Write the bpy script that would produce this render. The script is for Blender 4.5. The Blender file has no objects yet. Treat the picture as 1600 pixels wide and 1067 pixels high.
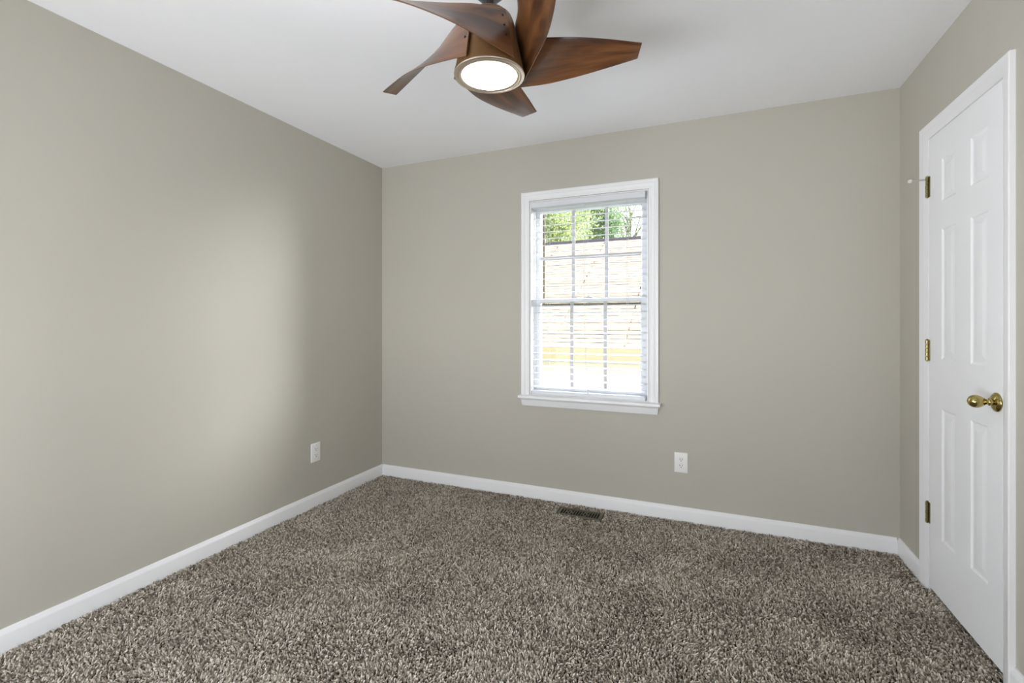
import bpy, bmesh, math, random
import numpy as np
from mathutils import Vector, Matrix

# ------------------------------------------------------------------ camera, world, light, exposure
sc = bpy.context.scene
COL = sc.collection
R = math.radians
YAW = R(22.68)
cam_d = bpy.data.cameras.new('camera')
cam = bpy.data.objects.new('camera', cam_d); COL.objects.link(cam)
cam.location = (0, 0, 1.207)
cam.rotation_euler = (R(90), 0, YAW)
cam_d.sensor_fit = 'HORIZONTAL'; cam_d.sensor_width = 36.0
cam_d.lens = 731.0 / 1600 * 36.0
cam_d.shift_y = -29.5 / 1600
cam_d.clip_start = 0.02; cam_d.clip_end = 200
sc.camera = cam
sc.cycles.diffuse_bounces = 8

SKY = 9.0
world = bpy.data.worlds.new('overcast_sky'); sc.world = world
world.use_nodes = True
bg = world.node_tree.nodes['Background']
bg.inputs['Strength'].default_value = SKY
# overcast sky above, brighter lower half added to lift the ceiling
_nt = world.node_tree
_tc = _nt.nodes.new('ShaderNodeTexCoord'); _sp = _nt.nodes.new('ShaderNodeSeparateXYZ')
_rp = _nt.nodes.new('ShaderNodeValToRGB'); _ad = _nt.nodes.new('ShaderNodeMath'); _ad.operation = 'MULTIPLY_ADD'
_ad.inputs[1].default_value = 0.5; _ad.inputs[2].default_value = 0.5
_nt.links.new(_tc.outputs['Generated'], _sp.inputs[0]); _nt.links.new(_sp.outputs['Z'], _ad.inputs[0])
_nt.links.new(_ad.outputs[0], _rp.inputs['Fac']); _nt.links.new(_rp.outputs['Color'], bg.inputs['Color'])
_rp.color_ramp.elements[0].position = 0.46; _rp.color_ramp.elements[0].color = (1.66, 1.68, 1.80, 1)
_rp.color_ramp.elements[1].position = 0.50; _rp.color_ramp.elements[1].color = (0.955, 0.98, 1.08, 1)

# low hazy sun over the right of the neighbour's roof, reaching the left wall through the window
sun_d = bpy.data.lights.new('hazy_sun', 'SUN'); sun_d.energy = 20.0; sun_d.angle = R(40); sun_d.color = (1.0, 0.99, 1.0)
sun = bpy.data.objects.new('hazy_sun', sun_d); COL.objects.link(sun)
sun.location = (12, 10, 6)
sun.rotation_euler = Vector((-0.85, -0.42, -0.235)).to_track_quat('-Z', 'Y').to_euler()

vs = sc.view_settings
vs.view_transform = 'Standard'; vs.look = 'None'; vs.gamma = 1.0; vs.use_curve_mapping = False
vs.exposure = 0.0

def portal(name, loc, rot, sx, sy):
    l = bpy.data.lights.new(name, 'AREA'); l.shape = 'RECTANGLE'; l.size = sx; l.size_y = sy
    l.cycles.is_portal = True
    o = bpy.data.objects.new(name, l); COL.objects.link(o)
    o.location = loc; o.rotation_euler = rot
    return o

# room: x -2.40..0.932, y YR..3.05, z 0..2.44 (z = 0 is the top of the carpet pile)
XL, XR, YB, YR, H = -2.40, 0.932, 3.05, -0.85, 2.44
FLOOR = -0.016
# front window opening, then the added fill openings
WX0, WX1, WZ0, WZ1 = -1.137, -0.343, 0.705, 2.047
# unseen windows added to brighten the room, one in each side wall (y0, y1, z0, z1)
RW = (-0.66, 0.10, 0.78, 1.48)
LW = (-0.78, 0.40, 0.55, 1.78)
# and a wide added one in the rear wall (x0, x1, z0, z1)
BW = (-2.30, -0.40, 0.10, 1.02)
portal('daylight_window', ((WX0+WX1)/2, YB+0.20, (WZ0+WZ1)/2), (R(-90), 0, 0), WX1-WX0, WZ1-WZ0)
portal('fill_portal_right', (XR+0.20, (RW[0]+RW[1])/2, (RW[2]+RW[3])/2), (R(90), 0, R(90)), RW[1]-RW[0], RW[3]-RW[2])
portal('fill_portal_left', (XL-0.20, (LW[0]+LW[1])/2, (LW[2]+LW[3])/2), (R(90), 0, R(-90)), LW[1]-LW[0], LW[3]-LW[2])

portal('fill_portal_rear', ((BW[0]+BW[1])/2, YR-0.20, (BW[2]+BW[3])/2), (R(90), 0, 0), BW[1]-BW[0], BW[3]-BW[2])

# ------------------------------------------------------------------ helpers
def srgb(r, g, b):
    f = lambda c: (c/255/12.92) if c/255 <= 0.04045 else ((c/255+0.055)/1.055)**2.4
    return (f(r), f(g), f(b), 1)

def mat(name, color, rough=0.5, metal=0.0, spec=0.5, coat=0.0, bump=None, trans=0.0):
    m = bpy.data.materials.new(name); m.use_nodes = True
    nt = m.node_tree; p = nt.nodes['Principled BSDF']
    p.inputs['Base Color'].default_value = color
    p.inputs['Roughness'].default_value = rough
    p.inputs['Metallic'].default_value = metal
    p.inputs['Specular IOR Level'].default_value = spec
    p.inputs['Coat Weight'].default_value = coat
    if bump:
        scale, strength, dist = bump
        tc = nt.nodes.new('ShaderNodeTexCoord')
        n = nt.nodes.new('ShaderNodeTexNoise'); n.inputs['Scale'].default_value = scale
        n.inputs['Detail'].default_value = 4
        b = nt.nodes.new('ShaderNodeBump'); b.inputs['Strength'].default_value = strength
        b.inputs['Distance'].default_value = dist
        nt.links.new(tc.outputs['Object'], n.inputs['Vector'])
        nt.links.new(n.outputs['Fac'], b.inputs['Height'])
        nt.links.new(b.outputs['Normal'], p.inputs['Normal'])
    return m

def finish(bm, ang=38):
    bmesh.ops.remove_doubles(bm, verts=bm.verts, dist=1e-6)
    bmesh.ops.recalc_face_normals(bm, faces=bm.faces)
    for f in bm.faces: f.smooth = True
    for e in bm.edges:
        e.smooth = (len(e.link_faces) == 2 and e.calc_face_angle(0) < R(ang))

def obj(name, bm, m, parent=None, bevel=0.0, ang=38, clean=True):
    if clean: finish(bm, ang)
    me = bpy.data.meshes.new(name); bm.to_mesh(me); bm.free()
    if m: me.materials.append(m)
    o = bpy.data.objects.new(name, me); COL.objects.link(o)
    if parent is not None:
        o.parent = parent
        o.matrix_parent_inverse = Matrix.Identity(4)
        o.location = -Vector(parent.get('_w', (0, 0, 0)))
    if bevel:
        b = o.modifiers.new('bevel', 'BEVEL'); b.width = bevel; b.segments = 2
        b.limit_method = 'ANGLE'; b.angle_limit = R(40); b.harden_normals = False
    return o

def tag(o, label, cat=None, kind=None, group=None):
    o['label'] = label
    if cat: o['category'] = cat
    if kind: o['kind'] = kind
    if group: o['group'] = group
    return o

ROOTS = []
def thing(name, loc, label, cat, kind=None, group=None):
    o = bpy.data.objects.new(name, None); COL.objects.link(o)
    o.location = loc; o.empty_display_size = 0.05
    o['_w'] = tuple(loc); ROOTS.append(o)
    return tag(o, label, cat, kind, group)

def box(bm, x0, x1, y0, y1, z0, z1):
    vv = [bm.verts.new((x, y, z)) for x in (x0, x1) for y in (y0, y1) for z in (z0, z1)]
    for q in ((0,1,3,2), (4,6,7,5), (0,4,5,1), (2,3,7,6), (0,2,6,4), (1,5,7,3)):
        bm.faces.new([vv[i] for i in q])
    return bm

def bx(*a):
    return box(bmesh.new(), *a)

def lathe(bm, prof, seg=48, mtx=Matrix.Identity(4), cap=True):
    """prof: list of (radius, z) revolved about the local z axis"""
    rings = []
    for r, z in prof:
        if r < 1e-6:
            rings.append([bm.verts.new(mtx @ Vector((0, 0, z)))])
        else:
            rings.append([bm.verts.new(mtx @ Vector((r*math.cos(2*math.pi*k/seg), r*math.sin(2*math.pi*k/seg), z))) for k in range(seg)])
    for a, b in zip(rings, rings[1:]):
        for k in range(seg):
            k2 = (k+1) % seg
            if len(a) == 1 and len(b) == 1: continue
            if len(a) == 1: bm.faces.new((a[0], b[k], b[k2]))
            elif len(b) == 1: bm.faces.new((a[k], b[0], a[k2]))
            else: bm.faces.new((a[k], b[k], b[k2], a[k2]))
    if cap:
        for r in (rings[0], rings[-1]):
            if len(r) > 1: bm.faces.new(r)
    return bm

def axis_mtx(origin, zdir, xhint=Vector((0, 0, 1))):
    z = Vector(zdir).normalized(); x = xhint - xhint.dot(z)*z
    if x.length < 1e-4: x = Vector((1, 0, 0)) - z.x*z
    x.normalize(); y = z.cross(x)
    m = Matrix((x, y, z)).transposed().to_4x4(); m.translation = Vector(origin)
    return m

def tube(bm, pts, rad, seg=8):
    pts = [Vector(p) for p in pts]; rings = []
    rad = rad if hasattr(rad, '__len__') else [rad]*len(pts)
    for i, p in enumerate(pts):
        d = pts[min(i+1, len(pts)-1)] - pts[max(i-1, 0)]
        m = axis_mtx(p, d, Vector((0.31, 0.2, 0.93)))
        rings.append([bm.verts.new(m @ Vector((rad[i]*math.cos(2*math.pi*k/seg), rad[i]*math.sin(2*math.pi*k/seg), 0))) for k in range(seg)])
    for a, b in zip(rings, rings[1:]):
        for k in range(seg):
            bm.faces.new((a[k], a[(k+1) % seg], b[(k+1) % seg], b[k]))
    bm.faces.new(rings[0]); bm.faces.new(rings[-1])
    return bm

def sweep(bm, path_fn, prof, corners, closed_path, closed_prof=True):
    """path_fn(corner_index, offset, height) -> point"""
    rings = [[bm.verts.new(path_fn(c, o, h)) for o, h in prof] for c in range(corners)]
    n = len(prof)
    for c in range(corners if closed_path else corners-1):
        a, b = rings[c], rings[(c+1) % corners]
        for k in range(n if closed_prof else n-1):
            bm.faces.new((a[k], a[(k+1) % n], b[(k+1) % n], b[k]))
    if not closed_path:
        bm.faces.new(rings[0]); bm.faces.new(rings[-1])
    return bm

# ------------------------------------------------------------------ materials
M_wall = mat('greige_wall_paint', srgb(188, 184, 173), 0.62, spec=0.3, bump=(180, 0.06, 0.002))
M_ceil = mat('white_ceiling_paint', srgb(245, 245, 247), 0.85, spec=0.2, bump=(120, 0.08, 0.002))
M_trim = mat('white_trim_paint', srgb(239, 239, 240), 0.35, spec=0.5)
M_door = mat('white_door_paint', srgb(243, 244, 246), 0.38, spec=0.5)
M_vinyl = mat('white_vinyl', srgb(218, 219, 223), 0.4)
M_muntin = mat('grey_white_muntin', srgb(188, 186, 188), 0.45)
M_blind = mat('white_faux_wood', srgb(224, 226, 230), 0.42)
M_cord = mat('white_cord', srgb(200, 200, 200), 0.8)
M_plate = mat('white_plastic', srgb(240, 239, 236), 0.3)
M_slot = mat('dark_slot', srgb(38, 34, 30), 0.7)
M_brass = mat('polished_brass', srgb(180, 164, 104), 0.13, metal=1.0)
M_brass_old = mat('aged_brass', srgb(152, 140, 100), 0.3, metal=1.0)
M_steel = mat('satin_steel', srgb(170, 168, 162), 0.3, metal=1.0)
M_rubber = mat('white_rubber', srgb(214, 210, 200), 0.6)
M_bronze = mat('dark_bronze_register', srgb(106, 98, 82), 0.5, metal=0.3)
M_black = mat('duct_black', srgb(14, 13, 12), 0.9)
M_storm = mat('bronze_storm_frame', srgb(74, 66, 52), 0.5, metal=0.2)
M_housing = mat('brown_bronze_housing', srgb(120, 88, 56), 0.42, metal=0.25, bump=(40, 0.03, 0.002))
M_rod = mat('dark_bronze_metal', srgb(66, 56, 54), 0.4, metal=0.6)
M_canopy = mat('grey_bronze_metal', srgb(96, 96, 100), 0.4, metal=0.6)
M_nickel = mat('champagne_nickel', srgb(206, 192, 176), 0.32, metal=0.9)
M_screw = mat('dark_screw', srgb(54, 40, 28), 0.4, metal=0.8)
M_backing = mat('carpet_backing', srgb(62, 54, 46), 0.95, spec=0.1)
M_fascia = mat('tan_fascia', srgb(124, 108, 80), 0.8, spec=0.2)
M_siding = mat('cream_siding', srgb(178, 170, 150), 0.8, spec=0.2)
M_ridge = mat('ridge_shingle', srgb(40, 35, 38), 0.9, spec=0.1)
M_bark = mat('bark', srgb(92, 80, 66), 0.9, bump=(30, 0.6, 0.02))
M_grass = mat('lawn', srgb(78, 92, 54), 0.95, spec=0.1)

def glass_mat():
    m = bpy.data.materials.new('window_glass'); m.use_nodes = True
    nt = m.node_tree; nt.nodes.remove(nt.nodes['Principled BSDF'])
    out = nt.nodes['Material Output']
    t = nt.nodes.new('ShaderNodeBsdfTransparent'); t.inputs['Color'].default_value = (0.97, 0.985, 0.98, 1)
    g = nt.nodes.new('ShaderNodeBsdfGlossy'); g.inputs['Roughness'].default_value = 0.02
    f = nt.nodes.new('ShaderNodeFresnel'); f.inputs['IOR'].default_value = 1.15
    mx = nt.nodes.new('ShaderNodeMixShader')
    nt.links.new(f.outputs[0], mx.inputs[0]); nt.links.new(t.outputs[0], mx.inputs[1]); nt.links.new(g.outputs[0], mx.inputs[2])
    nt.links.new(mx.outputs[0], out.inputs['Surface'])
    return m
M_glass = glass_mat()

def lamp_mat():
    m = bpy.data.materials.new('lit_diffuser'); m.use_nodes = True
    p = m.node_tree.nodes['Principled BSDF']
    p.inputs['Base Color'].default_value = (0.9, 0.88, 0.82, 1)
    p.inputs['Emission Color'].default_value = (1.0, 0.86, 0.64, 1)
    p.inputs['Emission Strength'].default_value = 16.0
    return m
M_lamp = lamp_mat()

def wood_mat():
    m = bpy.data.materials.new('walnut_blade_wood'); m.use_nodes = True
    nt = m.node_tree; p = nt.nodes['Principled BSDF']; L = nt.links.new
    uv = nt.nodes.new('ShaderNodeUVMap'); uv.uv_map = 'UVMap'
    oi = nt.nodes.new('ShaderNodeObjectInfo')
    mp = nt.nodes.new('ShaderNodeMapping'); mp.inputs['Scale'].default_value = (1.6, 9.0, 1)
    off = nt.nodes.new('ShaderNodeCombineXYZ')
    mul = nt.nodes.new('ShaderNodeMath'); mul.operation = 'MULTIPLY'; mul.inputs[1].default_value = 37.0
    L(oi.outputs['Random'], mul.inputs[0]); L(mul.outputs[0], off.inputs['X']); L(mul.outputs[0], off.inputs['Y'])
    L(uv.outputs[0], mp.inputs['Vector']); L(off.outputs[0], mp.inputs['Location'])
    n1 = nt.nodes.new('ShaderNodeTexNoise'); n1.inputs['Scale'].default_value = 1.0; n1.inputs['Detail'].default_value = 3; n1.inputs['Distortion'].default_value = 0.6
    L(mp.outputs[0], n1.inputs['Vector'])
    mp2 = nt.nodes.new('ShaderNodeMapping'); mp2.inputs['Scale'].default_value = (5, 90, 1)
    L(uv.outputs[0], mp2.inputs['Vector'])
    n2 = nt.nodes.new('ShaderNodeTexNoise'); n2.inputs['Scale'].default_value = 1.0; n2.inputs['Detail'].default_value = 4
    L(mp2.outputs[0], n2.inputs['Vector'])
    r1 = nt.nodes.new('ShaderNodeValToRGB')
    e = r1.color_ramp.elements
    e[0].position = 0.36; e[0].color = srgb(66, 40, 25)
    e[1].position = 0.64; e[1].color = srgb(122, 80, 48)
    x = e.new(0.5); x.color = srgb(104, 66, 38)
    L(n1.outputs['Fac'], r1.inputs['Fac'])
    mx = nt.nodes.new('ShaderNodeMix'); mx.data_type = 'RGBA'; mx.blend_type = 'MULTIPLY'; mx.inputs['Factor'].default_value = 0.45
    r2 = nt.nodes.new('ShaderNodeValToRGB')
    r2.color_ramp.elements[0].position = 0.3; r2.color_ramp.elements[0].color = (0.45, 0.4, 0.38, 1)
    r2.color_ramp.elements[1].position = 0.62; r2.color_ramp.elements[1].color = (1, 1, 1, 1)
    L(n2.outputs['Fac'], r2.inputs['Fac'])
    L(r1.outputs['Color'], mx.inputs['A']); L(r2.outputs['Color'], mx.inputs['B'])
    L(mx.outputs['Result'], p.inputs['Base Color'])
    p.inputs['Roughness'].default_value = 0.34; p.inputs['Coat Weight'].default_value = 0.4; p.inputs['Coat Roughness'].default_value = 0.22
    p.inputs['Specular IOR Level'].default_value = 0.5
    return m
M_wood = wood_mat()

def yarn_mat():
    m = bpy.data.materials.new('carpet_yarn'); m.use_nodes = True
    nt = m.node_tree; p = nt.nodes['Principled BSDF']; L = nt.links.new
    hi = nt.nodes.new('ShaderNodeHairInfo')
    rp = nt.nodes.new('ShaderNodeValToRGB'); e = rp.color_ramp.elements
    e[0].position = 0.0; e[0].color = srgb(112, 102, 90)
    e[1].position = 1.0; e[1].color = srgb(228, 220, 208)
    x = e.new(0.45); x.color = srgb(178, 168, 155)
    L(hi.outputs['Random'], rp.inputs['Fac']); L(rp.outputs['Color'], p.inputs['Base Color'])
    p.inputs['Roughness'].default_value = 0.85; p.inputs['Specular IOR Level'].default_value = 0.15
    return m
M_yarn = yarn_mat()

def shingle_mat():
    m = bpy.data.materials.new('tan_shingles'); m.use_nodes = True
    nt = m.node_tree; p = nt.nodes['Principled BSDF']; L = nt.links.new
    uv = nt.nodes.new('ShaderNodeUVMap'); uv.uv_map = 'UVMap'
    b = nt.nodes.new('ShaderNodeTexBrick')
    b.inputs['Color1'].default_value = srgb(110, 102, 90); b.inputs['Color2'].default_value = srgb(98, 90, 79)
    nm = nt.nodes.new('ShaderNodeMapping'); nm.inputs['Scale'].default_value = (3.2, 6.9, 1)
    nn = nt.nodes.new('ShaderNodeTexNoise'); nn.inputs['Scale'].default_value = 1.0; nn.inputs['Detail'].default_value = 1
    nr = nt.nodes.new('ShaderNodeValToRGB')
    nr.color_ramp.elements[0].position = 0.44; nr.color_ramp.elements[0].color = srgb(24, 20, 18)
    nr.color_ramp.elements[1].position = 0.58; nr.color_ramp.elements[1].color = srgb(92, 82, 68)
    L(uv.outputs[0], nm.inputs['Vector']); L(nm.outputs[0], nn.inputs['Vector']); L(nn.outputs['Fac'], nr.inputs['Fac']); L(nr.outputs['Color'], b.inputs['Mortar'])
    b.inputs['Scale'].default_value = 1.0; b.inputs['Brick Width'].default_value = 2.6; b.inputs['Row Height'].default_value = 0.145
    b.inputs['Mortar Size'].default_value = 0.013; b.inputs['Mortar Smooth'].default_value = 0.2; b.inputs['Bias'].default_value = -0.3
    L(uv.outputs[0], b.inputs['Vector'])
    L(b.outputs['Color'], p.inputs['Base Color'])
    p.inputs['Roughness'].default_value = 0.95; p.inputs['Specular IOR Level'].default_value = 0.1
    bp = nt.nodes.new('ShaderNodeBump'); bp.inputs['Strength'].default_value = 0.5; bp.inputs['Distance'].default_value = 0.01; bp.invert = True
    L(b.outputs['Fac'], bp.inputs['Height']); L(bp.outputs['Normal'], p.inputs['Normal'])
    return m
M_shingle = shingle_mat()

def leaf_mat(name, ca, cb):
    m = bpy.data.materials.new(name); m.use_nodes = True
    nt = m.node_tree; p = nt.nodes['Principled BSDF']; L = nt.links.new
    g = nt.nodes.new('ShaderNodeNewGeometry')
    mx = nt.nodes.new('ShaderNodeMix'); mx.data_type = 'RGBA'
    mx.inputs['A'].default_value = ca; mx.inputs['B'].default_value = cb
    L(g.outputs['Random Per Island'], mx.inputs['Factor'])
    L(mx.outputs['Result'], p.inputs['Base Color'])
    p.inputs['Roughness'].default_value = 0.6; p.inputs['Specular IOR Level'].default_value = 0.2
    t = nt.nodes.new('ShaderNodeBsdfTranslucent'); L(mx.outputs['Result'], t.inputs['Color'])
    ms = nt.nodes.new('ShaderNodeMixShader'); ms.inputs[0].default_value = 0.35
    L(p.outputs[0], ms.inputs[1]); L(t.outputs[0], ms.inputs[2])
    L(ms.outputs[0], nt.nodes['Material Output'].inputs['Surface'])
    return m
M_leaf_deep = leaf_mat('deep_green_leaves', srgb(72, 96, 76), srgb(120, 138, 92))
M_leaf_mid = leaf_mat('bright_green_leaves', srgb(94, 116, 84), srgb(156, 162, 100))
M_leaf_pale = leaf_mat('pale_green_leaves', srgb(86, 104, 88), srgb(136, 146, 106))

# ------------------------------------------------------------------ room shell
def struct(name, bm, m, label, cat, bevel=0.0):
    o = obj(name, bm, m, bevel=bevel)
    return tag(o, label, cat, 'structure')

T = 0.15
struct('floor', bx(XL-T, XR+T, YR-T, YB+T, FLOOR-0.1, FLOOR), M_backing,
       'floor of the room under the brown shag carpet', 'floor')
struct('ceiling', bx(XL-T, XR+T, YR-T, YB+T, H, H+0.12), M_ceil,
       'smooth white ceiling above the whole room', 'ceiling')
bm = bmesh.new()
box(bm, XL-T, XL, YR-T, LW[0], FLOOR, H); box(bm, XL-T, XL, LW[1], YB+T, FLOOR, H)
box(bm, XL-T, XL, LW[0], LW[1], FLOOR, LW[2]); box(bm, XL-T, XL, LW[0], LW[1], LW[3], H)
struct('wall_left', bm, M_wall,
       'long greige wall on the left with one outlet low near the corner', 'wall')
bm = bmesh.new()
box(bm, XL, WX0, YB, YB+T, FLOOR, H); box(bm, WX1, XR, YB, YB+T, FLOOR, H)
box(bm, WX0, WX1, YB, YB+T, FLOOR, WZ0); box(bm, WX0, WX1, YB, YB+T, WZ1, H)
struct('wall_back', bm, M_wall, 'greige back wall with the window in it', 'wall')
bm = bmesh.new()
box(bm, XL, BW[0], YR-T, YR, FLOOR, H); box(bm, BW[1], XR, YR-T, YR, FLOOR, H)
box(bm, BW[0], BW[1], YR-T, YR, FLOOR, BW[2]); box(bm, BW[0], BW[1], YR-T, YR, BW[3], H)
struct('wall_rear', bm, M_wall, 'greige wall behind the camera', 'wall')
# right wall: front layer with the closet door opening, back layer closed
DY0, DY1, DZ1 = 2.108, 2.702, 2.045
bm = bmesh.new()
box(bm, XR, XR+0.09, YR-T, RW[0], FLOOR, H); box(bm, XR, XR+0.09, RW[1], DY0, FLOOR, H)
box(bm, XR, XR+0.09, RW[0], RW[1], FLOOR, RW[2]); box(bm, XR, XR+0.09, RW[0], RW[1], RW[3], H)
box(bm, XR, XR+0.09, DY1, YB+T, FLOOR, H)
box(bm, XR, XR+0.09, DY0, DY1, DZ1, H); box(bm, XR+0.09, XR+T, YR-T, RW[0], FLOOR, H); box(bm, XR+0.09, XR+T, RW[1], YB+T, FLOOR, H)
box(bm, XR+0.09, XR+T, RW[0], RW[1], FLOOR, RW[2]); box(bm, XR+0.09, XR+T, RW[0], RW[1], RW[3], H)
struct('wall_right', bm, M_wall, 'narrow greige wall on the right around the white closet door', 'wall')

# baseboards: flat face with a stepped, eased top
BBP = [(0, 0), (0.0145, 0), (0.0145, 0.056), (0.0125, 0.0625), (0.0085, 0.0675), (0.0065, 0.0745), (0.0045, 0.0775), (0, 0.078)]
def baseboard(name, p0, p1, inward, label):
    bm = bmesh.new(); p0 = Vector(p0); p1 = Vector(p1); n = Vector(inward)
    rings = [[bm.verts.new(p + n*t + Vector((0, 0, z if z > 0 else FLOOR))) for t, z in BBP] for p in (p0, p1)]
    k = len(BBP)
    for i in range(k): bm.faces.new((rings[0][i], rings[0][(i+1) % k], rings[1][(i+1) % k], rings[1][i]))
    bm.faces.new(rings[0]); bm.faces.new(rings[1])
    return struct(name, bm, M_trim, label, 'baseboard')
baseboard('baseboard_left', (XL, YR, 0), (XL, YB, 0), (1, 0, 0), 'white baseboard along the left wall')
baseboard('baseboard_back', (XL+0.0146, YB, 0), (XR-0.0146, YB, 0), (0, -1, 0), 'white baseboard along the back wall under the window')
baseboard('baseboard_right', (XR, 2.7602, 0), (XR, YB, 0), (-1, 0, 0), 'short white baseboard between the back corner and the closet door casing')
baseboard('baseboard_right', (XR, YR, 0), (XR, 2.0498, 0), (-1, 0, 0), 'white baseboard on the near side of the closet door')

# ------------------------------------------------------------------ window
CAS = [(0.004, 0), (0.004, 0.009), (0.009, 0.0115), (0.014, 0.0095), (0.030, 0.0125), (0.036, 0.016), (0.042, 0.0145), (0.048, 0.018), (0.060, 0.018), (0.062, 0.016), (0.062, 0)]
win = thing('window_1', ((WX0+WX1)/2, YB, WZ0), 'white double hung window in the back wall, trees and a tan roof outside', 'window', 'structure')
def w_path(c, o, h):
    x = (WX0-o, WX0-o, WX1+o, WX1+o)[c]; z = (WZ0, WZ1+o, WZ1+o, WZ0)[c]
    return (x, YB-h, z)
obj('casing', sweep(bmesh.new(), w_path, CAS, 4, False), M_trim, win)
# stool with horns
bm = bmesh.new()
prof = [(YB-0.046, 0.700), (YB-0.050, 0.703), (YB-0.050, 0.689), (YB-0.045, 0.6855), (YB, 0.6855), (YB, 0.7045)]
prof = [(YB-0.050, 0.689), (YB-0.046, 0.6855), (YB-0.0005, 0.6855), (YB-0.0005, 0.7048), (YB-0.046, 0.7048), (YB-0.050, 0.7015)]
r0 = [bm.verts.new((WX0-0.074, y, z)) for y, z in prof]; r1 = [bm.verts.new((WX1+0.074, y, z)) for y, z in prof]
for i in range(6): bm.faces.new((r0[i], r0[(i+1) % 6], r1[(i+1) % 6], r1[i]))
bm.faces.new(r0); bm.faces.new(r1)
obj('sill', bm, M_trim, win)
# apron below the stool, moulded, tapering back towards the wall, ends returned
bm = bmesh.new()
prof = [(0.0, 0.685), (0.030, 0.685), (0.027, 0.678), (0.019, 0.672), (0.017, 0.652), (0.012, 0.640), (0.010, 0.632), (0.0, 0.632)]
rr = []
for sx, s in ((WX0-0.056, 1), (WX1+0.056, -1)):
    rr.append([bm.verts.new((sx - s*(t*0.45) + s*0.004, YB-t, z)) for t, z in prof])
for i in range(8): bm.faces.new((rr[0][i], rr[0][(i+1) % 8], rr[1][(i+1) % 8], rr[1][i]))
bm.faces.new(rr[0]); bm.faces.new(rr[1])
obj('apron', bm, M_trim, win)
# jamb lining (inside the wall opening)
bm = bmesh.new(); J = 0.006
box(bm, WX0, WX0+J, YB-0.002, YB+T, WZ0, WZ1); box(bm, WX1-J, WX1, YB-0.002, YB+T, WZ0, WZ1)
box(bm, WX0+J, WX1-J, YB-0.002, YB+T, WZ1-J, WZ1); box(bm, WX0+J, WX1-J, YB, YB+T+0.02, WZ0, WZ0+J)
# parting stops between the sash tracks
box(bm, WX0+J, WX0+J+0.010, YB+0.058, YB+0.068, WZ0+J, WZ1-J); box(bm, WX1-J-0.010, WX1-J, YB+0.058, YB+0.068, WZ0+J, WZ1-J)
obj('jamb', bm, M_trim, win)

def sash(name, x0, x1, z0, z1, gx0, gx1, gz0, gz1, yf, yb, munt_x, munt_z):
    bm = bmesh.new()
    def p(c, o, h):
        xs = (gx0, gx0, gx1, gx1)[c]; zs = (gz0, gz1, gz1, gz0)[c]
        ox = (x0, x0, x1, x1)[c]; oz = (z0, z1, z1, z0)[c]
        return (xs+(ox-xs)*o, yf+h, zs+(oz-zs)*o)
    d = yb-yf
    sweep(bm, p, [(0, d*0.45), (0.16, 0.001), (0.24, 0), (1, 0), (1, d), (0, d)], 4, True)
    o = obj(name, bm, M_vinyl, win)
    ym = (yf+yb)/2
    bm = bx(gx0-0.004, gx1+0.004, ym-0.0015, ym+0.0015, gz0-0.004, gz1+0.004)
    obj('glass', bm, M_glass, o)
    bm = bmesh.new()
    for x in munt_x: box(bm, x-0.0115, x+0.0115, ym-0.010, ym-0.003, gz0, gz1)
    for z in munt_z: box(bm, gx0, gx1, ym-0.0095, ym-0.0035, z-0.0125, z+0.0125)
    obj('muntin_grid', bm, M_muntin, o)
    return o
sash('lower_sash', WX0+J+0.002, WX1-J-0.002, WZ0+J, 1.377, -1.085, -0.401, 0.757, 1.346, YB+0.070, YB+0.100, (-0.860, -0.630), ())
sash('upper_sash', WX0+J+0.002, WX1-J-0.002, 1.348, WZ1-J, -1.093, -0.403, 1.378, 1.982, YB+0.103, YB+0.133, (-0.858, -0.628), (1.661,))
# storm frame outside, dark bronze
bm = bmesh.new()
box(bm, -1.094, -1.082, YB+0.150, YB+0.160, 1.342, 2.0); box(bm, -0.398, -0.386, YB+0.150, YB+0.160, 0.74, 2.0)
box(bm, -1.125, -0.386, YB+0.150, YB+0.160, 1.327, 1.342); box(bm, -1.118, -1.113, YB+0.150, YB+0.160, 0.74, 1.335)
box(bm, -1.118, -0.386, YB+0.150, YB+0.160, 0.738, 0.746); box(bm, -1.094, -0.386, YB+0.150, YB+0.160, 1.990, 2.0)
tag(obj('storm_frame', bm, M_storm, win), 'dark bronze storm frame outside the glass')
bm = bmesh.new()
box(bm, -0.775, -0.715, YB+0.074, YB+0.096, 1.3772, 1.384); box(bm, -0.755, -0.735, YB+0.080, YB+0.094, 1.384, 1.392)
obj('sash_lock', bm, M_vinyl, win, bevel=0.002)

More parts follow.
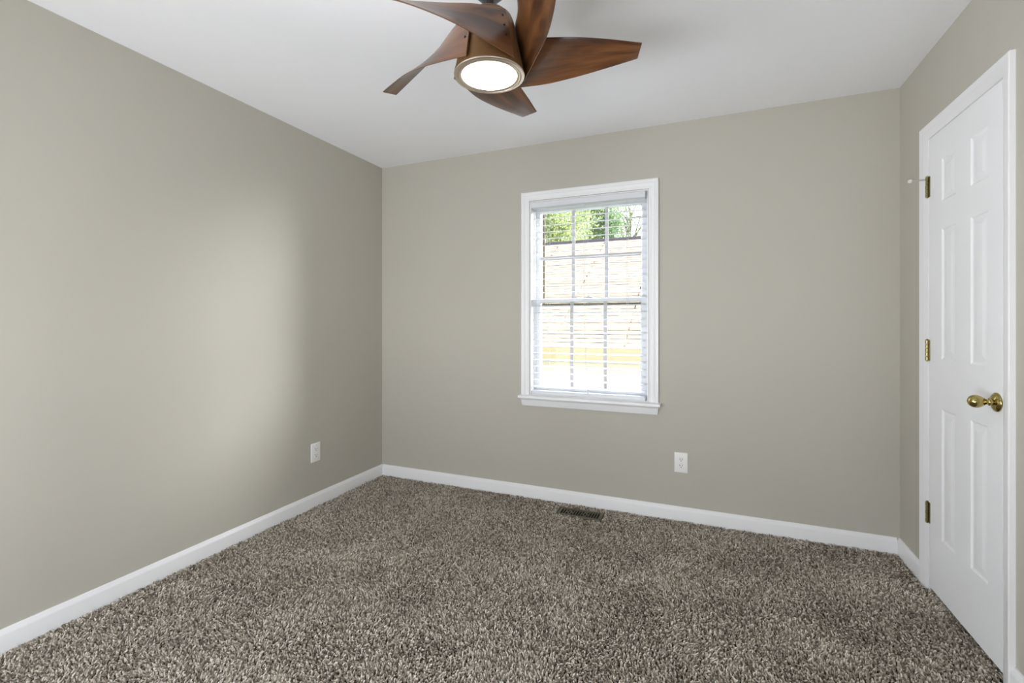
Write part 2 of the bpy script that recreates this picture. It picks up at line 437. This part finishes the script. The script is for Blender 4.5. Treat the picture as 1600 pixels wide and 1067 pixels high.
# added windows, out of view, letting in fill light: plain frames with two panes
def added_window(name, o, u, n, W, label):
    """o: a point of the wall line, u: along the wall, n: into the room; W: (u0, u1, z0, z1)"""
    u0, u1, z0, z1 = W; o, u, n = Vector(o), Vector(u), Vector(n)
    w = thing(name, tuple(o+u*(u0+u1)/2+Vector((0, 0, z0))), label, 'window', 'structure')
    def P(a, h, z): q = o+u*a+n*h; return (q.x, q.y, z)
    def p(c, off, h): return P((u0-off, u0-off, u1+off, u1+off)[c], h, (z0-off, z1+off, z1+off, z0-off)[c])
    def slab(bm, a0, a1, h0, h1, z0, z1):
        a, b = P(a0, h0, z0), P(a1, h1, z1)
        box(bm, min(a[0], b[0]), max(a[0], b[0]), min(a[1], b[1]), max(a[1], b[1]), z0, z1); return bm
    obj('casing', sweep(bmesh.new(), p, CAS, 4, True), M_trim, w)
    bm = bmesh.new(); m = (u0+u1)/2
    for a, b in ((u0, u0+0.035), (m-0.018, m+0.018), (u1-0.035, u1)): slab(bm, a, b, -0.11, -0.07, z0, z1)
    slab(bm, u0, u1, -0.108, -0.072, z0, z0+0.035); slab(bm, u0, u1, -0.108, -0.072, z1-0.035, z1)
    obj('window_frame', bm, M_vinyl, w)
    obj('glass', slab(bmesh.new(), u0+0.03, u1-0.03, -0.092, -0.089, z0+0.03, z1-0.03), M_glass, w)
added_window('added_window_2', (XR, 0, 0), (0, 1, 0), (-1, 0, 0), RW, 'added unseen window in the right wall, lets in fill light')
added_window('added_window_3', (XL, 0, 0), (0, 1, 0), (1, 0, 0), LW, 'added unseen window in the left wall, lets in fill light')
added_window('added_window_4', (0, YR, 0), (1, 0, 0), (0, 1, 0), BW, 'added unseen wide low window behind the camera, lets in fill light')

# ------------------------------------------------------------------ blind
BX0, BX1 = -1.1295, -0.3625
YBL = YB+0.030
blind = thing('window_blind', ((BX0+BX1)/2, YBL, WZ0), 'white faux wood venetian blind lowered inside the back window with open slats', 'blind')
bm = bx(BX0, BX1, YB-0.006, YB+0.004, 2.0005, 2.0395)
obj('valance', bm, M_blind, blind, bevel=0.003)
obj('headrail', bx(BX0+0.004, BX1-0.004, YB+0.006, YB+0.058, 2.000, 2.0385), M_blind, blind, bevel=0.001)
bm = bmesh.new(); rnd = random.Random(4)
z = 1.973; SL = []
while z > 0.755:
    SL.append(z); z -= 0.0465
for z in SL:
    tilt = R(7.5 + rnd.uniform(-0.8, 0.8)); w = 0.0245
    prof = []
    for k in range(7):
        t = -1+2*k/6; prof.append((t*w, 0.0009*(1-t*t)+math.sin(tilt)*t*w))
    ring = []
    for x in (BX0+0.003, BX1-0.003):
        top = [bm.verts.new((x, YBL+a, z+b+0.0012)) for a, b in prof]
        bot = [bm.verts.new((x, YBL+a, z+b-0.0012)) for a, b in reversed(prof)]
        ring.append(top+bot)
    n = len(ring[0])
    for i in range(n): bm.faces.new((ring[0][i], ring[0][(i+1) % n], ring[1][(i+1) % n], ring[1][i]))
    bm.faces.new(ring[0]); bm.faces.new(ring[1])
obj('slat_panel', bm, M_blind, blind)
obj('bottom_rail', bx(BX0+0.002, BX1-0.002, YBL-0.026, YBL+0.026, 0.7115, 0.736), M_blind, blind, bevel=0.003)
for x in (-1.013, -0.746, -0.478):
    bm = bmesh.new()
    tube(bm, [(x, YBL-0.0262, 0.735), (x, YBL-0.0262, 2.0)], 0.0007, 5)
    tube(bm, [(x, YBL+0.0262, 0.735), (x, YBL+0.0262, 2.0)], 0.0007, 5)
    for z in SL: tube(bm, [(x, YBL-0.0262, z-0.004), (x, YBL+0.0262, z-0.004)], 0.0005, 4)
    obj('ladder_cord', bm, M_cord, blind)
# pull cord looping down in front of the slats
bm = bmesh.new()
pts = [(-0.757, YB+0.0005, 2.0), (-0.757, YB+0.0005, 1.5), (-0.753, YB+0.0005, 1.15), (-0.748, YB+0.0005, 1.00), (-0.736, YB+0.0005, 0.86), (-0.730, YB+0.0005, 0.80), (-0.730, YB+0.0005, 0.755)]
tube(bm, pts, 0.0009, 6)
pc = obj('pull_cord', bm, M_cord, blind)
obj('tassel', lathe(bmesh.new(), [(0.002, 0.028), (0.004, 0.024), (0.006, 0.004), (0.005, 0.0), (0, 0)], 16, Matrix.Translation((-0.730, YB+0.0005, 0.738)), cap=False), M_blind, pc)

# ------------------------------------------------------------------ closet door
door = thing('door_1', (XR, (DY0+DY1)/2, 0), 'white six panel closet door with brass knob in the right wall', 'door', 'structure')
XF = 0.929
SY0, SY1, SZ0, SZ1 = 2.1185, 2.6925, 0.012, 2.034
bm = bmesh.new()
ys = [SY0, 2.206, 2.334, 2.444, 2.573, SY1]; zs = [SZ0, 0.262, 0.838, 1.045, 1.614, 1.725, 1.916, SZ1]
V = lambda y, z, d: bm.verts.new((XF+d, y, z))
for i in range(5):
    for j in range(7):
        y0, y1, z0, z1 = ys[i], ys[i+1], zs[j], zs[j+1]
        if i in (1, 3) and j in (1, 3, 5):
            prev = None
            for ins, dep in ((0, 0), (0.004, 0.0008), (0.010, 0.0045), (0.014, 0.0055), (0.0175, 0.0055), (0.040, 0.0015), (0.043, 0.001)):
                loop = [V(y0+ins, z0+ins, dep), V(y1-ins, z0+ins, dep), V(y1-ins, z1-ins, dep), V(y0+ins, z1-ins, dep)]
                if prev:
                    for k in range(4): bm.faces.new((prev[k], prev[(k+1) % 4], loop[(k+1) % 4], loop[k]))
                prev = loop
            bm.faces.new(prev)
        else:
            bm.faces.new([V(y0, z0, 0), V(y1, z0, 0), V(y1, z1, 0), V(y0, z1, 0)])
# edges and back
def rect_loop(d): return [V(SY0, SZ0, d), V(SY1, SZ0, d), V(SY1, SZ1, d), V(SY0, SZ1, d)]
a, b = rect_loop(0), rect_loop(0.035)
for k in range(4): bm.faces.new((a[k], a[(k+1) % 4], b[(k+1) % 4], b[k]))
bm.faces.new(b)
finish(bm, 12)
obj('door_panel', bm, M_door, door, clean=False)
def d_path(c, o, h):
    y = (DY1+o, DY1+o, DY0-o, DY0-o)[c]; z = (FLOOR, DZ1+o, DZ1+o, FLOOR)[c]
    return (XR-h, y, z)
CASD = [(-0.004, 0), (-0.004, 0.0045), (0.001, 0.0065), (0.007, 0.0085), (0.022, 0.0115), (0.028, 0.014), (0.034, 0.0135), (0.040, 0.017), (0.055, 0.0175), (0.0575, 0.0155), (0.0575, 0)]
obj('casing', sweep(bmesh.new(), d_path, CASD, 4, False), M_trim, door)
# jamb inside the opening
bm = bmesh.new()
box(bm, XR+0.0005, XR+0.089, DY0, DY0+0.0085, FLOOR, DZ1); box(bm, XR+0.0005, XR+0.089, DY1-0.0085, DY1, FLOOR, DZ1)
box(bm, XR+0.0005, XR+0.089, DY0+0.0085, DY1-0.0085, DZ1-0.0085, DZ1)
obj('jamb', bm, M_trim, door)
# hinges: knuckle of five barrels plus the two leaf edges
def hinge_bm(zc):
    bm = bmesh.new(); yk = 2.6965; xk = XR-0.009
    hh = 0.0465
    for k in range(5):
        z0 = zc-hh+k*2*hh/5
        r = 0.0062 if k % 2 == 0 else 0.0058
        lathe(bm, [(0, z0+0.0008), (r-0.001, z0+0.0008), (r, z0+0.0018), (r, z0+2*hh/5-0.0018), (r-0.001, z0+2*hh/5-0.0008), (0, z0+2*hh/5-0.0008)], 20, Matrix.Translation((xk, yk, 0)), cap=False)
    lathe(bm, [(0, zc+hh), (0.0045, zc+hh), (0.0052, zc+hh+0.002), (0.003, zc+hh+0.0045), (0, zc+hh+0.005)], 16, Matrix.Translation((xk, yk, 0)), cap=False)
    lathe(bm, [(0, zc-hh), (0.0045, zc-hh), (0.004, zc-hh-0.003), (0, zc-hh-0.004)], 16, Matrix.Translation((xk, yk, 0)), cap=False)
    box(bm, xk+0.003, XF-0.0002, yk-0.004, yk-0.0015, zc-hh, zc+hh)
    # leaf let into the door face edge, visible as a thin strip beside the barrel
    box(bm, XF-0.0022, XF-0.0002, yk-0.017, yk-0.0045, zc-hh, zc+hh)
    return bm
hinges = []
for zc in (1.823, 1.081, 0.345):
    hinges.append(obj('hinge', hinge_bm(zc), M_brass_old, door))
# hinge pin stop on the top hinge
bm = bmesh.new()
zt = 1.858
tube(bm, [(XR-0.009, 2.6965, zt), (XR-0.030, 2.705, zt+0.002), (XR-0.062, 2.716, zt+0.004)], 0.0028, 10)
hs = obj('hinge_stop', bm, M_steel, door)
bm = lathe(bmesh.new(), [(0, 0), (0.007, 0.0005), (0.0085, 0.004), (0.0075, 0.012), (0.003, 0.016), (0, 0.0165)], 18, axis_mtx((XR-0.058, 2.7145, zt+0.004), (-0.94, 0.32, 0.1)), cap=False)
tag(obj('rubber_tip', bm, M_rubber, hs), 'white rubber tip')
# knob: rosette, neck and egg
KY, KZ = 2.150, 0.930
mk = axis_mtx((XF, KY, KZ), (-1, 0, 0))
rosette = [(0.0, 0.0002), (0.0335, 0.0002), (0.0335, 0.003), (0.0325, 0.0055), (0.0295, 0.0065), (0.0285, 0.008), (0.024, 0.0115), (0.016, 0.0135), (0.0135, 0.015), (0.0, 0.015)]
kn = obj('doorknob', lathe(bmesh.new(), rosette, 48, mk, cap=False), M_brass, door, ang=50)
egg = [(0.0, 0.015), (0.0115, 0.015), (0.0115, 0.019), (0.0135, 0.020), (0.0135, 0.0225), (0.0105, 0.024), (0.0095, 0.028), (0.0105, 0.032), (0.0145, 0.037), (0.0190, 0.044), (0.0222, 0.052), (0.0228, 0.058), (0.0215, 0.065), (0.0185, 0.071), (0.0135, 0.0760), (0.0070, 0.0790), (0.0, 0.0800)]
obj('grip', lathe(bmesh.new(), egg, 40, mk, cap=False), M_brass, kn, ang=60)
obj('latch_plate', bx(XF+0.003, XF+0.030, SY0-0.0012, SY0-0.0001, KZ-0.028, KZ+0.028), M_steel, door)

# ------------------------------------------------------------------ outlets
def outlet(name, origin, udir, ndir, label):
    """udir: to the right on the plate as seen from the room, ndir: into the room"""
    o = Vector(origin); u = Vector(udir); n = Vector(ndir); zz = Vector((0, 0, 1))
    t = thing(name, tuple(o), label, 'outlet')
    P = lambda a, b, c: o + u*a + zz*b + n*c
    bm = bmesh.new(); w, h = 0.0395, 0.0615
    prev = None
    for ins, dep in ((0, 0.0003), (0, 0.002), (0.0025, 0.0052), (0.005, 0.006)):
        loop = [bm.verts.new(P(sx*(w-ins), sz*(h-ins), dep)) for sx, sz in ((-1, -1), (1, -1), (1, 1), (-1, 1))]
        if prev:
            for k in range(4): bm.faces.new((prev[k], prev[(k+1) % 4], loop[(k+1) % 4], loop[k]))
        prev = loop
    bm.faces.new(prev)
    obj('cover_plate', bm, M_plate, t, ang=25)
    for zc in (0.0195, -0.0195):
        bm = bmesh.new(); ring = []
        for k in range(32):
            a = 2*math.pi*k/32; x = 0.0168*math.cos(a); y = max(-0.0140, min(0.0140, 0.0168*math.sin(a)))
            ring.append((x, y))
        lo = [bm.verts.new(P(x, zc+y, 0.0055)) for x, y in ring]; hi = [bm.verts.new(P(x*0.97, zc+y*0.97, 0.0078)) for x, y in ring]
        for k in range(32): bm.faces.new((lo[k], lo[(k+1) % 32], hi[(k+1) % 32], hi[k]))
        bm.faces.new(hi)
        rec = obj('receptacle', bm, M_plate, t)
        for dx, hh, ww in ((-0.0064, 0.0045, 0.0013), (0.0064, 0.0037, 0.0013)):
            bm = bmesh.new()
            q = [bm.verts.new(P(dx+sx*ww, zc+0.0035+sz*hh, d)) for d in (0.0070, 0.0081) for sx, sz in ((-1, -1), (1, -1), (1, 1), (-1, 1))]
            bm.faces.new(q[:4]); bm.faces.new(q[4:])
            for k in range(4): bm.faces.new((q[k], q[(k+1) % 4], q[4+(k+1) % 4], q[4+k]))
            obj('slot', bm, M_slot, rec)
        bm = bmesh.new()
        lathe(bm, [(0, 0.0070), (0.0026, 0.0070), (0.0026, 0.0081), (0, 0.0081)], 16, axis_mtx(P(0, zc-0.0078, 0), n), cap=False)
        obj('ground_hole', bm, M_slot, rec)
    bm = lathe(bmesh.new(), [(0, 0.0055), (0.0033, 0.0055), (0.003, 0.0070), (0, 0.0074)], 18, axis_mtx(P(0, 0, 0), n), cap=False)
    obj('screw', bm, M_plate, t)
    return t
outlet('wall_outlet', (-0.1495, YB, 0.3485), (1, 0, 0), (0, -1, 0), 'white duplex outlet on the back wall, right of and below the window')
outlet('wall_outlet', (XL, 2.361, 0.3475), (0, 1, 0), (1, 0, 0), 'white duplex outlet on the left wall near the back corner')

# ------------------------------------------------------------------ floor register
VX0, VX1, VY0, VY1 = -0.889, -0.607, 2.851, 2.974
vent = thing('floor_register', ((VX0+VX1)/2, (VY0+VY1)/2, FLOOR), 'dark bronze floor register sunk in the carpet below the window', 'vent')
bm = bmesh.new()
fr = 0.017
def v_path(c, o, h):
    x = (VX0+fr, VX0+fr, VX1-fr, VX1-fr)[c] + (-o, -o, o, o)[c]; y = (VY0+fr, VY1-fr, VY1-fr, VY0+fr)[c] + (-o, o, o, -o)[c]
    return (x, y, -0.004+h)
sweep(bm, v_path, [(0, -0.011), (0, 0), (0.011, 0), (fr, -0.004), (fr, -0.011)], 4, True)
obj('frame', bm, M_bronze, vent)
# grille: staggered slots between slim bars
bm = bmesh.new()
gx0, gx1, gy0, gy1 = VX0+fr, VX1-fr, VY0+fr, VY1-fr
n = 15; step = (gx1-gx0)/n; d = gy1-gy0
for k in range(n+1):
    x = gx0+k*step
    box(bm, max(gx0, x-0.0026), min(gx1, x+0.0026), gy0, gy1, -0.009, -0.0055)
for k in range(n):
    xa, xb = gx0+k*step+0.0026, gx0+(k+1)*step-0.0026
    pat = {0: (), 1: (), 2: (0.5,), 3: (0.2, 0.72), 4: (0.45,), 5: ()}[k % 6]
    if k in (0, n-1): pat = ()
    for q in pat:
        box(bm, xa, xb, gy0+d*(q-0.075), gy0+d*(q+0.075), -0.009, -0.0057)
obj('grille', bm, M_bronze, vent)
obj('duct', bx(gx0, gx1, gy0, gy1, FLOOR+0.0002, FLOOR+0.002), M_black, vent)

# ------------------------------------------------------------------ ceiling fan
HX, HY = -0.7101, 1.4926
fan = thing('ceiling_fan', (HX, HY, H), 'ceiling fan with five twisted walnut blades and a lit round lamp', 'ceiling fan')
MF = Matrix.Translation((HX, HY, 0))
obj('canopy', lathe(bmesh.new(), [(0, 2.4398), (0.074, 2.4398), (0.074, 2.424), (0.070, 2.400), (0.055, 2.368), (0.034, 2.347), (0.020, 2.340), (0, 2.340)], 48, MF, cap=False), M_canopy, fan)
obj('downrod', lathe(bmesh.new(), [(0, 2.3398), (0.0135, 2.3398), (0.0135, 2.318), (0.020, 2.317), (0.021, 2.306), (0.022, 2.2995), (0, 2.2995)], 32, MF, cap=False), M_rod, fan)
obj('motor_housing', lathe(bmesh.new(), [(0, 2.299), (0.042, 2.299), (0.064, 2.291), (0.079, 2.277), (0.087, 2.258), (0.0935, 2.226), (0.1100, 2.145), (0.1190, 2.100), (0.1225, 2.088), (0.1235, 2.080), (0, 2.080)], 64, MF, cap=False), M_housing, fan)
ring = obj('light_ring', lathe(bmesh.new(), [(0.105, 2.0798), (0.1235, 2.0798), (0.1245, 2.0775), (0.1235, 2.0745), (0.1205, 2.0730), (0.1125, 2.0730), (0.1115, 2.0742), (0.1105, 2.0758), (0.1100, 2.0742), (0.1085, 2.0732), (0.1000, 2.0736), (0.0975, 2.0755), (0.0975, 2.0798)], 64, MF, cap=False), M_nickel, fan)
lens = [(0, 2.0700), (0.03, 2.0702), (0.06, 2.0710), (0.085, 2.0725), (0.094, 2.0737), (0.0970, 2.0752), (0.0970, 2.0797), (0, 2.0797)]
tag(obj('light_lens', lathe(bmesh.new(), lens, 64, MF, cap=False), M_lamp, fan), 'glowing warm white round lens')

A0 = [(-0.0032, 0.0930, 2.2644), (0.1033, 0.0705, 2.2521), (0.2094, 0.0344, 2.2337), (0.3158, 0.0040, 2.2155), (0.4227, -0.0136, 2.1972), (0.5297, -0.0279, 2.1759)]
B0 = [(-0.0095, 0.1322, 2.0842), (0.0995, 0.1331, 2.1012), (0.2084, 0.1322, 2.1153), (0.3168, 0.1133, 2.1314), (0.4246, 0.0797, 2.1459), (0.5322, 0.0420, 2.1608)]
def catmull(C, t):
    C = [Vector(c) for c in C]; n = len(C); s = t*(n-1); i = min(int(s), n-2); q = s-i
    E = [2*C[0]-C[1]] + C + [2*C[-1]-C[-2]]
    a, b, c, d = E[i:i+4]
    return 0.5*((2*b)+(c-a)*q+(2*a-5*b+4*c-d)*q*q+(3*b-a-3*c+d)*q**3)
def blade_bm():
    bm = bmesh.new(); uvl = bm.loops.layers.uv.new('UVMap')
    NU, NV, TH = 40, 14, 0.0055
    front, back, uvs = [], [], {}
    for i in range(NU+1):
        t = i/NU; a = catmull(A0, t); b = catmull(B0, t)
        dt = catmull(A0, min(1, t+0.02))+catmull(B0, min(1, t+0.02))-catmull(A0, max(0, t-0.02))-catmull(B0, max(0, t-0.02))
        nrm = dt.cross(b-a).normalized()
        rf, rb = [], []
        for j in range(NV+1):
            s = j/NV; e = 1-abs(2*s-1)
            h = TH/2*min(1, 0.35+e*6)
            p = a.lerp(b, s)
            f = bm.verts.new(p+nrm*h); k = bm.verts.new(p-nrm*h)
            uvs[f] = uvs[k] = (t*1.0, s*0.30)
            rf.append(f); rb.append(k)
        front.append(rf); back.append(rb)
    for i in range(NU):
        for j in range(NV):
            bm.faces.new((front[i][j], front[i+1][j], front[i+1][j+1], front[i][j+1]))
            bm.faces.new((back[i][j], back[i][j+1], back[i+1][j+1], back[i+1][j]))
        for j in (0, NV): bm.faces.new((front[i][j], back[i][j], back[i+1][j], front[i+1][j]))
    for i in (0, NU):
        for j in range(NV): bm.faces.new((front[i][j], front[i][j+1], back[i][j+1], back[i][j]))
    for f in bm.faces:
        for l in f.loops: l[uvl].uv = uvs[l.vert]
    finish(bm, 40)
    return bm
PH0 = -0.3288
bme = blade_bm(); blade_me = bpy.data.meshes.new('blade'); bme.to_mesh(blade_me); bme.free(); blade_me.materials.append(M_wood)
screw_me = None
for k in range(5):
    b = bpy.data.objects.new('blade', blade_me); COL.objects.link(b); b.parent = fan
    b.location = (0, 0, -H); b.rotation_euler = (0, 0, YAW + R(PH0+72*k))
    for q in (0.16, 0.37, 0.58):
        if True:
            t = 0.03; a = catmull(A0, t); c = catmull(B0, t); p = a.lerp(c, q)
            dt = catmull(A0, 0.06)+catmull(B0, 0.06)-catmull(A0, 0)-catmull(B0, 0)
            nrm = dt.cross(c-a).normalized()
            if nrm.y < 0: nrm = -nrm
        if screw_me is None or True:
            bm = lathe(bmesh.new(), [(0, 0), (0.0042, 0), (0.0040, 0.0014), (0.0026, 0.0026), (0, 0.003)], 14, axis_mtx(p+nrm*0.0028, nrm), cap=False)
            finish(bm); me = bpy.data.meshes.new('screw'); bm.to_mesh(me); bm.free(); me.materials.append(M_screw)
        s = bpy.data.objects.new('screw', me); COL.objects.link(s); s.parent = b

# ------------------------------------------------------------------ outside: house, lawn, trees
EY, EZ, RY, RZ = 8.0, 0.785, 13.0, 3.515
HX0, HX1 = -11.0, 7.0
house = thing('neighbour_house', (-2.0, 10.0, -0.6), 'house next door with a tan shingle roof seen through the window', 'house')
bm = bmesh.new(); uvl = bm.loops.layers.uv.new('UVMap')
sl = math.hypot(RY-EY, RZ-EZ)
def roof_side(y0, z0, y1, z1, flip):
    n = Vector((0, -(z1-z0), (y1-y0))).normalized()
    if n.z < 0: n = -n
    top = [Vector((HX0, y0, z0)), Vector((HX1, y0, z0)), Vector((HX1, y1, z1)), Vector((HX0, y1, z1))]
    vt = [bm.verts.new(p) for p in top]; vb = [bm.verts.new(p-n*0.05) for p in top]
    uv = [(HX0, 0), (HX1, 0), (HX1, sl), (HX0, sl)]
    for f, u in ((bm.faces.new(vt), uv), (bm.faces.new(vb[::-1]), uv[::-1])):
        for l, q in zip(f.loops, u): l[uvl].uv = q
    for k in range(4): bm.faces.new((vt[k], vt[(k+1) % 4], vb[(k+1) % 4], vb[k]))
roof_side(EY, EZ, RY, RZ, 1); roof_side(2*RY-EY, EZ, RY, RZ, -1)
roof = obj('roof', bm, M_shingle, house)
bm = bmesh.new()
prof = [(RY-0.16, RZ-0.075), (RY-0.13, RZ-0.03), (RY, RZ+0.035), (RY+0.13, RZ-0.03), (RY+0.16, RZ-0.075), (RY, RZ+0.005)]
a = [bm.verts.new((HX0-0.02, y, z)) for y, z in prof]; b = [bm.verts.new((HX1+0.02, y, z)) for y, z in prof]
for k in range(6): bm.faces.new((a[k], a[(k+1) % 6], b[(k+1) % 6], b[k]))
bm.faces.new(a); bm.faces.new(b)
obj('ridge_cap', bm, M_ridge, roof)
obj('fascia', bx(HX0, HX1, EY+0.005, EY+0.03, EZ-0.235, EZ-0.02), M_fascia, house)
bm = bmesh.new()
box(bm, HX0+0.4, HX1-0.4, EY+0.45, 2*RY-EY-0.45, -0.6, EZ-0.06)
for k in range(9): box(bm, HX0+0.39, HX1-0.39, EY+0.438, EY+0.46, -0.5+0.14*k, -0.5+0.14*k+0.125)
obj('wall', bm, M_siding, house)
bm = bx(HX0+0.1, HX1-0.1, EY+0.03, EY+0.45, EZ-0.25, EZ-0.235)
obj('soffit', bm, M_siding, house)
tag(obj('lawn', bx(-30, 30, YB+T+0.05, 45, -0.65, -0.6), M_grass), 'green lawn outside between the two houses', 'lawn', 'structure')

def tree(name, base, crown_c, crown_r, n_leaf, leaf, m, label, seed, clump, spread):
    rn = random.Random(seed); npr = np.random.default_rng(seed)
    t = thing(name, base, label, 'tree', group=None)
    b = Vector(base); c = Vector(crown_c)
    bm = bmesh.new()
    tube(bm, [b, b.lerp(c, 0.4)+Vector((0.1, 0.05, 0)), c], [0.22, 0.16, 0.08], 10)
    cl = []
    for k in range(clump):
        while True:
            v = Vector([rn.uniform(-1, 1) for _ in range(3)])
            if 0.25 < v.length < 1: break
        p = c + Vector((v.x*crown_r[0], v.y*crown_r[1], v.z*crown_r[2])); cl.append(p)
        if k % 2 == 0:
            s = b.lerp(c, rn.uniform(0.55, 0.98))
            tube(bm, [s, s.lerp(p, 0.5)+Vector((0, 0, 0.15)), p], [0.06, 0.035, 0.012], 6)
    obj('trunk', bm, M_bark, t)
    ctr = np.array([tuple(p) for p in cl])[npr.integers(0, clump, n_leaf)]
    P = ctr + npr.normal(0, spread, (n_leaf, 3))
    a = npr.normal(size=(n_leaf, 3)); a /= np.linalg.norm(a, axis=1)[:, None]
    q = npr.normal(size=(n_leaf, 3)); q -= (q*a).sum(1)[:, None]*a; q /= np.linalg.norm(q, axis=1)[:, None]
    L = leaf*npr.uniform(0.7, 1.3, (n_leaf, 1)); W = L*0.32; nn = np.cross(a, q)
    v = np.stack([P-a*L, P+q*W+nn*W*0.25, P+a*L, P-q*W+nn*W*0.25], 1).reshape(-1, 3)
    me = bpy.data.meshes.new('foliage')
    base_i = np.arange(n_leaf)[:, None]*4
    faces = np.concatenate([base_i+np.array([[0, 1, 2]]), base_i+np.array([[0, 2, 3]])], 0)
    me.from_pydata(v.tolist(), [], faces.tolist()); me.materials.append(m)
    o = bpy.data.objects.new('foliage', me); COL.objects.link(o); o.parent = t; o.location = -b
    return t
tree('tree', (-6.6, 20.2, -0.6), (-6.4, 20.2, 6.0), (1.7, 1.2, 2.2), 26000, 0.060, M_leaf_mid, 'leafy yellow green tree behind the house roof, left in the window', 3, 60, 0.30)
tree('tree', (-5.7, 24.6, -0.6), (-5.75, 24.6, 7.0), (1.35, 1.2, 2.6), 26000, 0.068, M_leaf_deep, 'dense dark green tree behind the house roof, middle of the window', 5, 52, 0.30)
tree('tree', (-4.9, 29.0, -0.6), (-4.3, 29.0, 7.9), (2.0, 1.3, 2.8), 11000, 0.070, M_leaf_pale, 'sparse pale tree with white sky showing through, right in the window', 8, 46, 0.48)

# ------------------------------------------------------------------ carpet pile
def carpet():
    rng = np.random.default_rng(11)
    x0, x1, y0, y1 = XL+0.016, XR+0.036, YR+0.016, YB-0.016
    pitch = 0.0068
    nx, ny = int((x1-x0)/pitch), int((y1-y0)/pitch)
    gx, gy = np.meshgrid(np.linspace(x0, x1, nx), np.linspace(y0, y1, ny))
    px = (gx+rng.uniform(-0.0034, 0.0034, gx.shape)).ravel(); py = (gy+rng.uniform(-0.0024, 0.0024, gy.shape)).ravel()
    m = 0.007
    keep = ~((px > VX0-m) & (px < VX1+m) & (py > VY0-m) & (py < VY1+m))
    keep &= (px > x0+0.001) & (px < x1-0.001) & (py > y0+0.001) & (py < y1-0.001)
    keep &= (px < XR-0.017) | ((py > DY0+0.012) & (py < DY1-0.012))
    px, py = px[keep], py[keep]; n = len(px)
    # smooth lean field: the pile lies in patches
    def field(seed, s):
        r = np.random.default_rng(seed); out = np.zeros(n)
        for k in range(14):
            f = s*r.uniform(0.5, 2.2); a = r.uniform(0, 2*np.pi); p = r.uniform(0, 2*np.pi)
            out += np.sin(f*(np.cos(a)*px+np.sin(a)*py)+p+1.5*np.sin(0.7*f*(np.sin(a)*px-np.cos(a)*py)+2*p))
        return out/np.sqrt(14/2)
    lx, ly = field(1, 10)*0.0024, field(2, 10)*0.0024
    hgt = 0.0160 + 0.0006*field(3, 6) + rng.uniform(-0.0085, 0.0032, n)
    ang = rng.uniform(0, 2*np.pi, n); amp = rng.uniform(0.002, 0.0095, n)
    K = 6
    pts = np.zeros((n, K, 3), np.float32)
    tw = rng.uniform(0.6, 2.4, n)*rng.choice([-1, 1], n)
    ds = 1/np.sqrt(1+((lx+amp*np.cos(ang))/hgt)**2+((ly+amp*np.sin(ang))/hgt)**2)
    for k in range(K):
        t = k/(K-1)
        cx = amp*t**1.5*np.cos(ang+tw*t); cy = amp*t**1.5*np.sin(ang+tw*t)
        pts[:, k, 0] = px + lx*t**1.6 + cx
        pts[:, k, 1] = py + ly*t**1.6 + cy
        pts[:, k, 2] = FLOOR + hgt*(t-0.20*np.clip(t-0.6, 0, 1)*amp/0.004)
    eps = 0.0016
    pts[:, :, 0] = np.maximum(pts[:, :, 0], XL+0.0145+eps); pts[:, :, 1] = np.clip(pts[:, :, 1], YR+0.0145+eps, YB-0.0145-eps)
    in_door = ((py > DY0+0.012) & (py < DY1-0.012))[:, None]
    pts[:, :, 0] = np.where(in_door, np.minimum(pts[:, :, 0], XR+0.037), np.minimum(pts[:, :, 0], XR-0.0175-eps))
    cv = bpy.data.hair_curves.new('carpet_pile')
    cv.add_curves([K]*n)
    cv.attributes['position'].data.foreach_set('vector', pts.ravel())
    rad = np.tile(np.array([0.0018, 0.0024, 0.0027, 0.0027, 0.0024, 0.0014], np.float32), n).reshape(n, K)
    rad *= rng.uniform(0.75, 1.2, (n, 1)).astype(np.float32)
    at = cv.attributes.get('radius') or cv.attributes.new('radius', 'FLOAT', 'POINT')
    at.data.foreach_set('value', rad.ravel())
    cv.materials.append(M_yarn)
    o = bpy.data.objects.new('carpet_pile', cv); COL.objects.link(o)
    tag(o, 'brown and taupe shag carpet pile covering the whole floor', 'carpet', 'stuff')
carpet()

for o in ROOTS:
    if '_w' in o: del o['_w']
